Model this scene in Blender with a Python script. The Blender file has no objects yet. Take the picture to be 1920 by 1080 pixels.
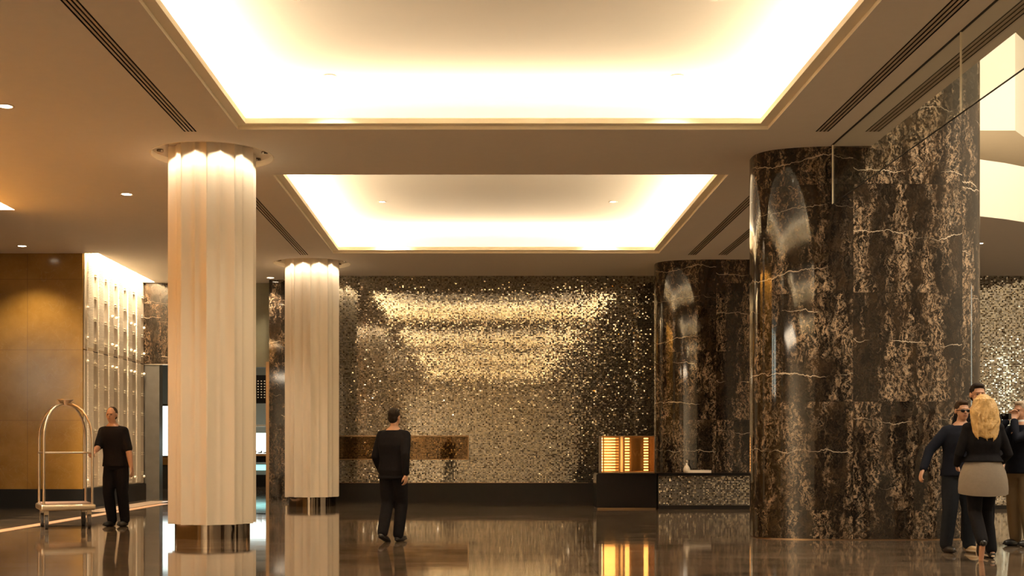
import bpy, math, random
from mathutils import Vector, Matrix
random.seed(7)
PI = math.pi
C = bpy.context.scene.collection
sc = bpy.context.scene
EYE = 1.15          # camera height
CZ = 5.07           # lobby ceiling height
FOC = 2350.0        # focal length in pixels of the 1920 wide frame

# ------------------------------------------------------------------ materials
def new_mat(name):
    m = bpy.data.materials.new(name); m.use_nodes = True
    nt = m.node_tree
    b = nt.nodes['Principled BSDF']
    return m, nt, b

def N(nt, kind, **kw):
    n = nt.nodes.new(kind)
    for k, v in kw.items():
        if k in n.inputs: n.inputs[k].default_value = v
        else: setattr(n, k, v)
    return n

def simple(name, col, rough=.5, metal=0.0, ior=1.5, var=0.06, scale=6.0, bump=0.0, bscale=40, coat=0):
    m, nt, b = new_mat(name)
    tc = N(nt, 'ShaderNodeTexCoord')
    no = N(nt, 'ShaderNodeTexNoise'); no.inputs['Scale'].default_value = scale; no.inputs['Detail'].default_value = 5
    nt.links.new(tc.outputs['Object'], no.inputs['Vector'])
    mx = N(nt, 'ShaderNodeMix', data_type='RGBA')
    c0 = [max(0, c*(1-var)) for c in col]; c1 = [min(1, c*(1+var)) for c in col]
    mx.inputs[6].default_value = (*c0, 1); mx.inputs[7].default_value = (*c1, 1)
    nt.links.new(no.outputs['Fac'], mx.inputs[0]); nt.links.new(mx.outputs[2], b.inputs['Base Color'])
    b.inputs['Roughness'].default_value = rough; b.inputs['Metallic'].default_value = metal; b.inputs['IOR'].default_value = ior
    if bump:
        n2 = N(nt, 'ShaderNodeTexNoise'); n2.inputs['Scale'].default_value = bscale; n2.inputs['Detail'].default_value = 4
        nt.links.new(tc.outputs['Object'], n2.inputs['Vector'])
        bp = N(nt, 'ShaderNodeBump'); bp.inputs['Strength'].default_value = bump; bp.inputs['Distance'].default_value = .01
        nt.links.new(n2.outputs['Fac'], bp.inputs['Height']); nt.links.new(bp.outputs[0], b.inputs['Normal'])
    return m

def dull(m, v):
    m.node_tree.nodes['Principled BSDF'].inputs['Specular IOR Level'].default_value = v
    return m

def emit(name, col, s, base=(.8, .8, .8)):
    m, nt, b = new_mat(name)
    b.inputs['Base Color'].default_value = (*base, 1)
    b.inputs['Emission Color'].default_value = (*col, 1); b.inputs['Emission Strength'].default_value = s
    return m

def ramp(nt, stops, interp='LINEAR'):
    r = N(nt, 'ShaderNodeValToRGB'); cr = r.color_ramp; cr.interpolation = interp
    while len(cr.elements) < len(stops): cr.elements.new(.5)
    for e, (p, c) in zip(cr.elements, stops): e.position = p; e.color = (*c, 1) if len(c) == 3 else c
    return r

def math_n(nt, op, a=None, b=None, clamp=False):
    n = N(nt, 'ShaderNodeMath', operation=op, use_clamp=clamp)
    for i, v in enumerate((a, b)):
        if v is None: continue
        if isinstance(v, (int, float)): n.inputs[i].default_value = v
        else: nt.links.new(v, n.inputs[i])
    return n.outputs[0]

def mixc(nt, f, a, b):
    mx = N(nt, 'ShaderNodeMix', data_type='RGBA')
    for i, v in ((0, f), (6, a), (7, b)):
        if isinstance(v, (int, float)): mx.inputs[i].default_value = v
        elif isinstance(v, tuple): mx.inputs[i].default_value = (*v, 1)
        else: nt.links.new(v, mx.inputs[i])
    return mx.outputs[2]

def veined_marble(name, dark=(.010, .007, .005), tan=(.34, .235, .145), pale=(.60, .49, .36), amount=.5, rough=.05, slab=(1.45, 1.4), offset=0.0):
    """black and gold marble cut in slabs: crinkled tan bands running upwards, thin pale veins across"""
    m, nt, b = new_mat(name)
    L = nt.links.new
    tc = N(nt, 'ShaderNodeTexCoord')
    sep = N(nt, 'ShaderNodeSeparateXYZ'); L(tc.outputs['Object'], sep.inputs[0])
    # slab cells shift the pattern
    cx = math_n(nt, 'FLOOR', math_n(nt, 'DIVIDE', math_n(nt, 'ADD', sep.outputs[0], .33), slab[0]))
    cz = math_n(nt, 'FLOOR', math_n(nt, 'DIVIDE', math_n(nt, 'ADD', sep.outputs[2], 1.02), slab[1]))
    cell = N(nt, 'ShaderNodeCombineXYZ'); L(cx, cell.inputs[0]); L(cz, cell.inputs[2]); cell.inputs[1].default_value = offset
    wn = N(nt, 'ShaderNodeTexWhiteNoise', noise_dimensions='3D'); L(cell.outputs[0], wn.inputs['Vector'])
    sc_ = N(nt, 'ShaderNodeVectorMath', operation='SCALE'); L(wn.outputs['Color'], sc_.inputs[0]); sc_.inputs[3].default_value = 2.2
    add = N(nt, 'ShaderNodeVectorMath', operation='ADD'); L(tc.outputs['Object'], add.inputs[0]); L(sc_.outputs[0], add.inputs[1])
    # warp
    wp = N(nt, 'ShaderNodeTexNoise'); wp.inputs['Scale'].default_value = 4.5; wp.inputs['Detail'].default_value = 6; wp.inputs['Roughness'].default_value = .62
    L(add.outputs[0], wp.inputs['Vector'])
    ws = N(nt, 'ShaderNodeVectorMath', operation='SCALE'); L(wp.outputs['Color'], ws.inputs[0]); ws.inputs[3].default_value = .26
    wv = N(nt, 'ShaderNodeVectorMath', operation='ADD'); L(add.outputs[0], wv.inputs[0]); L(ws.outputs[0], wv.inputs[1])
    def mapped(vec, s):
        mp = N(nt, 'ShaderNodeMapping'); mp.inputs['Scale'].default_value = s; L(vec, mp.inputs['Vector']); return mp.outputs[0]
    # vertical bands
    band = N(nt, 'ShaderNodeTexNoise'); band.inputs['Scale'].default_value = 1; band.inputs['Detail'].default_value = 4; band.inputs['Roughness'].default_value = .6
    L(mapped(wv.outputs[0], (5.2, 5.2, .8)), band.inputs['Vector'])
    # crinkle
    cr = N(nt, 'ShaderNodeTexNoise'); cr.inputs['Scale'].default_value = 1; cr.inputs['Detail'].default_value = 8; cr.inputs['Roughness'].default_value = .72
    L(mapped(wv.outputs[0], (34, 34, 13)), cr.inputs['Vector'])
    bandr = ramp(nt, [(.49 - .04*amount, (.04, .04, .04)), (.62 - .04*amount, (1, 1, 1))]); L(band.outputs['Fac'], bandr.inputs[0])
    crr = ramp(nt, [(.495, (0, 0, 0)), (.56, (1, 1, 1))]); L(cr.outputs['Fac'], crr.inputs[0])
    f = math_n(nt, 'MULTIPLY', bandr.outputs[0], crr.outputs[0])
    col = mixc(nt, f, dark, tan)
    # faint brown clouding
    cl = N(nt, 'ShaderNodeTexNoise'); cl.inputs['Scale'].default_value = 1; cl.inputs['Detail'].default_value = 6
    L(mapped(wv.outputs[0], (6, 6, 3)), cl.inputs['Vector'])
    clr = ramp(nt, [(.42, (0, 0, 0)), (.72, (.55, .55, .55))]); L(cl.outputs['Fac'], clr.inputs[0])
    col = mixc(nt, clr.outputs[0], col, (.055, .033, .017))
    # short crinkled pale threads inside the bands
    ab = N(nt, 'ShaderNodeTexNoise'); ab.inputs['Scale'].default_value = 1; ab.inputs['Detail'].default_value = 5; ab.inputs['Roughness'].default_value = .6
    L(mapped(wv.outputs[0], (9, 9, 4.2)), ab.inputs['Vector'])
    d_ = math_n(nt, 'ABSOLUTE', math_n(nt, 'SUBTRACT', ab.outputs['Fac'], .5))
    th = ramp(nt, [(0.0, (1, 1, 1)), (.013, (0, 0, 0))]); L(d_, th.inputs[0])
    thf = math_n(nt, 'MULTIPLY', th.outputs[0], math_n(nt, 'ADD', math_n(nt, 'MULTIPLY', bandr.outputs[0], .35), .04))
    col = mixc(nt, thf, col, pale)
    # long thin near-horizontal veins
    hv = N(nt, 'ShaderNodeTexNoise'); hv.inputs['Scale'].default_value = 1; hv.inputs['Detail'].default_value = 7; hv.inputs['Roughness'].default_value = .62
    L(mapped(add.outputs[0], (1.1, 1.1, .25)), hv.inputs['Vector'])
    asep = N(nt, 'ShaderNodeSeparateXYZ'); L(add.outputs[0], asep.inputs[0])
    zz = math_n(nt, 'ADD', asep.outputs[2], math_n(nt, 'MULTIPLY', hv.outputs['Fac'], .55))
    d2 = math_n(nt, 'ABSOLUTE', math_n(nt, 'SUBTRACT', math_n(nt, 'FRACT', math_n(nt, 'DIVIDE', zz, .83)), .5))
    vm = N(nt, 'ShaderNodeTexNoise'); vm.inputs['Scale'].default_value = 1.3; vm.inputs['Detail'].default_value = 2; L(add.outputs[0], vm.inputs['Vector'])
    wd = math_n(nt, 'MULTIPLY', math_n(nt, 'SUBTRACT', vm.outputs['Fac'], .44), .05)
    t2n = math_n(nt, 'LESS_THAN', d2, wd)
    t2 = N(nt, 'ShaderNodeMath', operation='MULTIPLY'); L(t2n, t2.inputs[0]); t2.inputs[1].default_value = .75
    col = mixc(nt, t2.outputs[0], col, pale)
    # joints between slabs
    def joint(o, s, sh):
        fr = math_n(nt, 'FRACT', math_n(nt, 'DIVIDE', math_n(nt, 'ADD', o, sh), s))
        return math_n(nt, 'LESS_THAN', fr, .004/s)
    j = math_n(nt, 'MAXIMUM', joint(sep.outputs[0], slab[0], .33), joint(sep.outputs[2], slab[1], 1.02))
    col = mixc(nt, j, col, (.012, .009, .006))
    L(col, b.inputs['Base Color'])
    b.inputs['Roughness'].default_value = rough; b.inputs['IOR'].default_value = 1.55
    return m

def amber_marble(name, c0=(.30, .150, .022), c1=(.42, .225, .045)):
    m, nt, b = new_mat(name); L = nt.links.new
    tc = N(nt, 'ShaderNodeTexCoord')
    n1 = N(nt, 'ShaderNodeTexNoise'); n1.inputs['Scale'].default_value = 1.6; n1.inputs['Detail'].default_value = 9; n1.inputs['Roughness'].default_value = .65
    L(tc.outputs['Object'], n1.inputs['Vector'])
    r1 = ramp(nt, [(.32, c0), (.68, c1)]); L(n1.outputs['Fac'], r1.inputs[0])
    n2 = N(nt, 'ShaderNodeTexNoise'); n2.inputs['Scale'].default_value = 2.4; n2.inputs['Detail'].default_value = 7; n2.inputs['Distortion'].default_value = 1.2
    L(tc.outputs['Object'], n2.inputs['Vector'])
    d = math_n(nt, 'ABSOLUTE', math_n(nt, 'SUBTRACT', n2.outputs['Fac'], .5))
    t = ramp(nt, [(0, (.22, .22, .22)), (.012, (0, 0, 0))]); L(d, t.inputs[0])
    col = mixc(nt, t.outputs[0], r1.outputs[0], (.5, .33, .13))
    sep = N(nt, 'ShaderNodeSeparateXYZ'); L(tc.outputs['Object'], sep.inputs[0])
    def joint(o, s, sh):
        fr = math_n(nt, 'FRACT', math_n(nt, 'DIVIDE', math_n(nt, 'ADD', o, sh), s)); return math_n(nt, 'LESS_THAN', fr, .006/s)
    j = math_n(nt, 'MAXIMUM', joint(sep.outputs[0], 1.5, .1), joint(sep.outputs[2], 1.4, 1.05))
    col = mixc(nt, j, col, (.16, .085, .025))
    L(col, b.inputs['Base Color']); b.inputs['Roughness'].default_value = .16
    return m

def floor_mat():
    m, nt, b = new_mat('floor_marble'); L = nt.links.new
    tc = N(nt, 'ShaderNodeTexCoord')
    n1 = N(nt, 'ShaderNodeTexNoise'); n1.inputs['Scale'].default_value = 1.3; n1.inputs['Detail'].default_value = 10; n1.inputs['Roughness'].default_value = .7; n1.inputs['Distortion'].default_value = .8
    mp = N(nt, 'ShaderNodeMapping'); mp.inputs['Scale'].default_value = (.6, 1.5, 1); L(tc.outputs['Object'], mp.inputs['Vector']); L(mp.outputs[0], n1.inputs['Vector'])
    r1 = ramp(nt, [(.35, (.06, .042, .027)), (.6, (.15, .105, .066)), (.72, (.26, .19, .125))]); L(n1.outputs['Fac'], r1.inputs[0])
    n2 = N(nt, 'ShaderNodeTexNoise'); n2.inputs['Scale'].default_value = 1.1; n2.inputs['Detail'].default_value = 8; L(mp.outputs[0], n2.inputs['Vector'])
    d = math_n(nt, 'ABSOLUTE', math_n(nt, 'SUBTRACT', n2.outputs['Fac'], .5))
    t = ramp(nt, [(0, (.6, .6, .6)), (.006, (0, 0, 0))]); L(d, t.inputs[0])
    col = mixc(nt, t.outputs[0], r1.outputs[0], (.24, .17, .11))
    sep = N(nt, 'ShaderNodeSeparateXYZ'); L(tc.outputs['Object'], sep.inputs[0])
    def joint(o, s, sh):
        fr = math_n(nt, 'FRACT', math_n(nt, 'DIVIDE', math_n(nt, 'ADD', o, sh), s)); return math_n(nt, 'LESS_THAN', fr, .006/s)
    j = math_n(nt, 'MAXIMUM', joint(sep.outputs[0], 1.2, .15), joint(sep.outputs[1], 1.2, .3))
    col = mixc(nt, j, col, (.01, .007, .005))
    L(col, b.inputs['Base Color'])
    rr = ramp(nt, [(.3, (.03, .03, .03)), (.7, (.075, .075, .075))]); L(n1.outputs['Fac'], rr.inputs[0])
    L(rr.outputs[0], b.inputs['Roughness']); b.inputs['IOR'].default_value = 1.5
    bn = N(nt, 'ShaderNodeTexNoise'); bn.inputs['Scale'].default_value = 1.7; bn.inputs['Detail'].default_value = 2; L(tc.outputs['Object'], bn.inputs['Vector'])
    bp = N(nt, 'ShaderNodeBump'); bp.inputs['Strength'].default_value = .12; bp.inputs['Distance'].default_value = .004
    L(bn.outputs['Fac'], bp.inputs['Height']); L(bp.outputs[0], b.inputs['Normal'])
    return m

def mosaic_mat():
    m, nt, b = new_mat('mirror_mosaic'); L = nt.links.new
    at = N(nt, 'ShaderNodeAttribute', attribute_name='tile_colour')
    L(at.outputs['Color'], b.inputs['Base Color'])
    b.inputs['Metallic'].default_value = .84; b.inputs['Roughness'].default_value = .05
    return m

M = {}
M['ceiling'] = simple('ceiling_plaster', (.72, .67, .60), .85, var=.03, scale=9, bump=.15, bscale=90)
M['tray'] = simple('cream_paint', (.80, .74, .62), .8, var=.015)
M['lip'] = simple('cream_trim', (.88, .80, .64), .5, var=.02)
M['vent_dark'] = simple('black_vent', (.012, .010, .009), .7)
M['vent_bar'] = simple('vent_bar_paint', (.50, .42, .32), .5)
M['column'] = simple('ivory_plaster', (.80, .72, .60), .62, var=.02, scale=3)
M['chrome'] = simple('dark_mirror_steel', (.26, .22, .18), .06, metal=1, var=.05)
M['steel'] = simple('brushed_steel', (.62, .54, .42), .3, metal=1)
M['marble'] = veined_marble('black_gold_marble')
M['marble_dark'] = veined_marble('brown_marble', dark=(.012, .008, .005), tan=(.12, .07, .035), pale=(.3, .22, .14), amount=.2, offset=5.0, rough=.12)
M['amber'] = amber_marble('amber_marble')
M['floor'] = floor_mat()
M['mosaic'] = mosaic_mat()
M['grout'] = simple('bronze_grout', (.10, .075, .045), .5)
M['skirt'] = simple('black_skirting', (.010, .008, .006), .4, var=.3)
M['panel'] = simple('cream_screen', (.58, .49, .36), .55, var=.05, scale=3)
M['rib'] = simple('ivory_rib', (.84, .76, .62), .5)
M['bracket'] = simple('pale_bracket', (.95, .86, .68), .25)
M['inlay'] = simple('copper_inlay', (.46, .25, .13), .35, var=.15)
M['inlay2'] = simple('buff_inlay', (.34, .24, .16), .3, var=.15)
M['slab'] = simple('atrium_cream', (.80, .72, .58), .8, var=.01)
M['soffit'] = simple('atrium_soffit', (.78, .69, .55), .8, var=.02)
M['black'] = simple('black_lacquer', (.010, .008, .007), .18, var=.3)
M['white_ceramic'] = simple('white_card', (.75, .66, .54), .5)
M['grey_stone'] = simple('grey_stone', (.09, .078, .06), .3, var=.3)
M['olive'] = simple('olive_panel', (.13, .12, .075), .5, var=.15)
M['orange_wood'] = simple('orange_wood', (.42, .20, .05), .4, var=.2)
M['bronze'] = simple('bronze', (.30, .20, .11), .3, metal=1)
M['skin'] = simple('skin', (.52, .28, .17), .5, var=.05, scale=20)
M['skin2'] = simple('skin_tanned', (.46, .25, .15), .5, var=.05, scale=20)
M['cloth_black'] = simple('black_cloth', (.008, .007, .008), .85, var=.3, scale=30, bump=.3, bscale=25)
M['cloth_navy'] = simple('navy_cloth', (.008, .009, .015), .85, var=.2, scale=30, bump=.3, bscale=25)
M['cloth_jeans'] = simple('dark_denim', (.014, .016, .020), .85, var=.25, scale=20, bump=.3, bscale=25)
M['cloth_khaki'] = simple('khaki_cloth', (.20, .14, .075), .85, var=.1, bump=.3, bscale=25)
M['cloth_grey'] = simple('grey_knit', (.23, .19, .145), .9, var=.08, scale=30, bump=.3, bscale=25)
M['cloth_white'] = simple('white_cotton', (.70, .66, .60), .8)
M['hair_dark'] = simple('dark_hair', (.022, .014, .010), .6, var=.3, scale=60, bump=.5, bscale=120)
M['hair_blond'] = simple('blond_hair', (.55, .34, .12), .5, var=.3, scale=14, bump=.8, bscale=60)
M['hair_grey'] = simple('sandy_grey_hair', (.32, .24, .16), .6, var=.3, scale=60, bump=.5, bscale=120)
M['hair_brown'] = simple('brown_hair', (.045, .025, .013), .6, var=.3, scale=60, bump=.5, bscale=120)
M['leather'] = simple('black_leather', (.012, .010, .009), .35)
M['sole'] = simple('pale_rubber', (.66, .56, .42), .6)
M['tan_shoe'] = simple('tan_suede', (.40, .27, .14), .7)
M['eye'] = simple('eye_dark', (.03, .02, .015), .2)
M['lips'] = simple('lip_skin', (.34, .13, .09), .5)
M['carpet'] = simple('cart_carpet', (.22, .14, .10), .9, bump=.4, bscale=150)
M['rubber'] = simple('grey_rubber', (.06, .055, .05), .7)
M['lamp'] = emit('downlight_lamp', (1, .86, .62), 14)
M['lamp_off'] = simple('downlight_housing', (.75, .62, .45), .4)
M['slat_light'] = emit('amber_slat_light', (1, .62, .24), 8.0)
M['slat_dim'] = emit('amber_slat_dim', (1, .55, .18), 1.3)
M['white_light'] = emit('white_showcase', (.86, 1.0, .96), 1.5)
M['cyan_light'] = emit('cyan_light', (.35, .95, .92), .9)
M['cool_window'] = emit('cool_backlit_glass', (.80, .86, .72), 3.6)
M['shop_wall'] = simple('shop_wall', (.25, .23, .18), .7)

for k_ in ('cloth_black', 'cloth_navy', 'cloth_jeans', 'cloth_khaki', 'cloth_grey', 'hair_dark', 'hair_brown'): dull(M[k_], .12)
dull(M['skirt'], .25); dull(M['black'], .35)

def glass_mat(name, tint=(1, 1, 1), refl=1.0, opac=0.0):
    """thin clear sheet: transparent with a fresnel mirror coat"""
    m, nt, b = new_mat(name); L = nt.links.new
    nt.nodes.remove(b)
    out = [n for n in nt.nodes if n.type == 'OUTPUT_MATERIAL'][0]
    tr = N(nt, 'ShaderNodeBsdfTransparent'); tr.inputs[0].default_value = (*tint, 1)
    gl = N(nt, 'ShaderNodeBsdfGlossy'); gl.inputs['Roughness'].default_value = .02
    fr = N(nt, 'ShaderNodeFresnel'); fr.inputs[0].default_value = 1.45
    f = math_n(nt, 'ADD', math_n(nt, 'MULTIPLY', fr.outputs[0], refl), opac, clamp=True)
    mx = N(nt, 'ShaderNodeMixShader'); L(f, mx.inputs[0]); L(tr.outputs[0], mx.inputs[1]); L(gl.outputs[0], mx.inputs[2])
    L(mx.outputs[0], out.inputs[0])
    return m
M['glass'] = glass_mat('clear_glass', (.98, .99, .96), .18)
M['glass_tint'] = glass_mat('bronze_glass', (.72, .58, .42), 1.0, .10)
M['glass_panel'] = glass_mat('smoked_glass', (.80, .72, .60), .45, .0)

# ------------------------------------------------------------------ mesh helpers
class MB:
    def __init__(s): s.v = []; s.f = []; s.smooth = False
    def box(s, a, b):
        x0, y0, z0 = a; x1, y1, z1 = b; k = len(s.v)
        s.v += [(x0,y0,z0),(x1,y0,z0),(x1,y1,z0),(x0,y1,z0),(x0,y0,z1),(x1,y0,z1),(x1,y1,z1),(x0,y1,z1)]
        s.f += [tuple(k+i for i in q) for q in ((0,3,2,1),(4,5,6,7),(0,1,5,4),(1,2,6,5),(2,3,7,6),(3,0,4,7))]
        return s
    def quad(s, *p):
        k = len(s.v); s.v += [tuple(q) for q in p]; s.f.append(tuple(range(k, k+len(p)))); return s
    def loft(s, rings, cap=True, closed=True):
        n = len(rings[0]); k = len(s.v)
        for r in rings: s.v += [tuple(p) for p in r]
        for i in range(len(rings)-1):
            for j in range(n if closed else n-1):
                a = k+i*n+j; b = k+i*n+(j+1) % n
                s.f.append((a, b, b+n, a+n))
        if cap:
            s.f.append(tuple(k+j for j in reversed(range(n))))
            s.f.append(tuple(k+(len(rings)-1)*n+j for j in range(n)))
        return s
    def lathe(s, prof, c=(0, 0, 0), n=32, cap=True):
        return s.loft([[(c[0]+r*math.cos(2*PI*j/n), c[1]+r*math.sin(2*PI*j/n), c[2]+z) for j in range(n)] for r, z in prof], cap)
    def tube(s, pts, rads, n=12, round_ends=True):
        P = [Vector(p) for p in pts]
        if isinstance(rads, (int, float)): rads = [rads]*len(P)
        rads = list(rads)
        T = []
        for i in range(len(P)):
            a = P[max(i-1, 0)]; b = P[min(i+1, len(P)-1)]; T.append((b-a).normalized())
        up = Vector((0, 0, 1)) if abs(T[0].z) < .9 else Vector((1, 0, 0))
        u = T[0].cross(up).normalized()
        rings = []
        seq = []
        if round_ends:
            for a in (80, 50, 25): seq.append((P[0]-T[0]*rads[0]*math.sin(math.radians(a)), T[0], rads[0]*math.cos(math.radians(a))))
        for p, t, r in zip(P, T, rads): seq.append((p, t, r))
        if round_ends:
            for a in (25, 50, 80): seq.append((P[-1]+T[-1]*rads[-1]*math.sin(math.radians(a)), T[-1], rads[-1]*math.cos(math.radians(a))))
        for p, t, r in seq:
            u = (u - t*u.dot(t)).normalized(); w = t.cross(u)
            rings.append([p+(u*math.cos(2*PI*j/n)+w*math.sin(2*PI*j/n))*r for j in range(n)])
        return s.loft(rings)
    def ell(s, c, r, rot=None, n=16, m=10):
        c = Vector(c); rings = []
        for i in range(1, m):
            a = PI*i/m - PI/2
            ring = []
            for j in range(n):
                p = Vector((r[0]*math.cos(a)*math.cos(2*PI*j/n), r[1]*math.cos(a)*math.sin(2*PI*j/n), r[2]*math.sin(a)))
                if rot is not None: p = rot @ p
                ring.append(c+p)
            rings.append(ring)
        return s.loft(rings)
    def build(s, name, mat, parent=None, smooth=False, loc=None, rot=None):
        me = bpy.data.meshes.new(name); me.from_pydata(s.v, [], s.f); me.validate()
        me.materials.append(mat)
        if smooth:
            for p in me.polygons: p.use_smooth = True
        o = bpy.data.objects.new(name, me); C.objects.link(o)
        if parent is not None: o.parent = parent
        if loc is not None: o.location = loc
        if rot is not None: o.rotation_euler = rot
        return o

def clean_normals(o):
    import bmesh
    bm = bmesh.new(); bm.from_mesh(o.data); bmesh.ops.recalc_face_normals(bm, faces=bm.faces[:]); bm.to_mesh(o.data); bm.free()

def autosmooth(o, ang=35):
    import bmesh
    bm = bmesh.new(); bm.from_mesh(o.data)
    bmesh.ops.remove_doubles(bm, verts=bm.verts[:], dist=1e-5)
    bmesh.ops.recalc_face_normals(bm, faces=bm.faces[:])
    for f in bm.faces: f.smooth = True
    for e in bm.edges:
        e.smooth = not (len(e.link_faces) == 2 and e.calc_face_angle(0) > math.radians(ang))
    bm.to_mesh(o.data); bm.free()

def tag(o, label=None, cat=None, group=None, kind=None):
    if label: o['label'] = label
    if cat: o['category'] = cat
    if group: o['group'] = group
    if kind: o['kind'] = kind
    return o

def thing(name, label, cat, loc=(0, 0, 0), rz=0, group=None, kind=None):
    o = bpy.data.objects.new(name, None); C.objects.link(o); o.empty_display_size = .2
    o.location = loc; o.rotation_euler = (0, 0, rz)
    return tag(o, label, cat, group, kind)

def struct(name, mb, mat, label=None, smooth=False, cat=None):
    o = mb.build(name, mat, smooth=smooth); clean_normals(o) if not smooth else autosmooth(o)
    tag(o, label, cat, kind='structure'); return o

def dup(root, loc, label=None, rz=None):
    r = root.copy(); C.objects.link(r); r.location = loc
    if rz is not None: r.rotation_euler = (0, 0, rz)
    if label: r['label'] = label
    for ch in list(root.children):
        c = ch.copy(); C.objects.link(c); c.parent = r
        for g in list(ch.children):
            d = g.copy(); C.objects.link(d); d.parent = c
    return r

# ------------------------------------------------------------------ light helpers
WARM = (1.0, .80, .56)
def area(name, loc, size, power, col=WARM, direction=(0, 0, -1), parent=None, spread=PI):
    l = bpy.data.lights.new(name, 'AREA'); l.shape = 'RECTANGLE'; l.size, l.size_y = size; l.energy = power; l.color = col; l.spread = spread
    o = bpy.data.objects.new(name, l); C.objects.link(o); o.location = loc
    o.rotation_euler = Vector(direction).to_track_quat('-Z', 'Y').to_euler()
    if parent is not None: o.parent = parent
    return o
def spot(name, loc, power, angle, direction=(0, 0, -1), col=WARM, r=.03, blend=.6, parent=None):
    l = bpy.data.lights.new(name, 'SPOT'); l.energy = power; l.color = col; l.spot_size = math.radians(angle); l.spot_blend = blend; l.shadow_soft_size = r
    o = bpy.data.objects.new(name, l); C.objects.link(o); o.location = loc
    o.rotation_euler = Vector(direction).to_track_quat('-Z', 'Y').to_euler()
    if parent is not None: o.parent = parent
    return o

# ------------------------------------------------------------------ layout numbers (metres)
TRAYS = [(17.8, 24.9), (8.2, 15.3), (-1.4, 5.7), (-11.0, -3.9)]
TX0, TX1 = -3.02, 3.45
COLX, COLY = -3.63, [26.28, 16.68, 7.08]
PILX, PILY = 5.06, [26.35, 16.78, 7.2]
SOFX = 4.97
XL, YB, YF = -16.0, -12.0, 29.3
RECT_HOLES = []
for a, b in TRAYS: RECT_HOLES.append((TX0, TX1, a, b))
VENTS = []
for a, b in [(17.8, 25.1), (8.3, 15.4)]:
    for x0, x1 in ((-3.70, -3.545), (4.055, 4.215), (4.665, 4.835)): VENTS.append((x0, x1, a, b))
RECT_HOLES += VENTS
SLOTS = [(-7.97, -7.69, 24.9, 29.15), (-7.97, -7.66, 10.0, 20.4)]
RECT_HOLES += SLOTS
RING_R = .795
SQ = .80
CSQ = [(COLX-SQ, COLX+SQ, y-SQ, y+SQ) for y in COLY]

# ------------------------------------------------------------------ setting: floor, ceiling, walls
fl = MB(); fl.quad((-18, -14, 0), (17, -14, 0), (17, 44, 0), (-18, 44, 0))
struct('floor', fl, M['floor'], 'dark brown polished marble floor mirroring the lobby')

def fill_grid(mb, x0, x1, y0, y1, holes, z, flip=False):
    xs = sorted({x0, x1} | {v for h in holes for v in h[:2] if x0 < v < x1})
    ys = sorted({y0, y1} | {v for h in holes for v in h[2:] if y0 < v < y1})
    for i in range(len(xs)-1):
        for j in range(len(ys)-1):
            cx, cy = (xs[i]+xs[i+1])/2, (ys[j]+ys[j+1])/2
            if any(h[0] < cx < h[1] and h[2] < cy < h[3] for h in holes): continue
            mb.quad((xs[i], ys[j], z), (xs[i], ys[j+1], z), (xs[i+1], ys[j+1], z), (xs[i+1], ys[j], z))
ce = MB()
# column squares touch the left vent strip, so split the ceiling there
holes = RECT_HOLES + CSQ
fill_grid(ce, XL, SOFX, YB, YF, holes, CZ)
for (x0, x1, y0, y1), cy in zip(CSQ, COLY):          # square with a round hole
    n = 64
    for j in range(n):
        a0, a1 = 2*PI*j/n, 2*PI*(j+1)/n
        def sq(a):
            c, s = math.cos(a), math.sin(a); k = SQ/max(abs(c), abs(s)); return (COLX+c*k, cy+s*k, CZ)
        def ci(a): return (COLX+RING_R*math.cos(a), cy+RING_R*math.sin(a), CZ)
        ce.quad(ci(a0), ci(a1), sq(a1), sq(a0))
# fascia of the ceiling slab towards the atrium, its upper skin closes the slab against stray light
ce.quad((SOFX, YB, CZ), (SOFX, 20.3, CZ), (SOFX, 20.3, 9.6), (SOFX, YB, 9.6))
o = ce.build('ceiling', M['ceiling']); tag(o, 'beige plaster lobby ceiling with two lit recesses', None, kind='structure')
# roof over the slab (keeps recesses dark above)
rf = MB(); rf.quad((XL, YB, 6.3), (XL, YF, 6.3), (SOFX, YF, 6.3), (SOFX, YB, 6.3))
struct('ceiling_upper', rf, M['soffit'])

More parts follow.
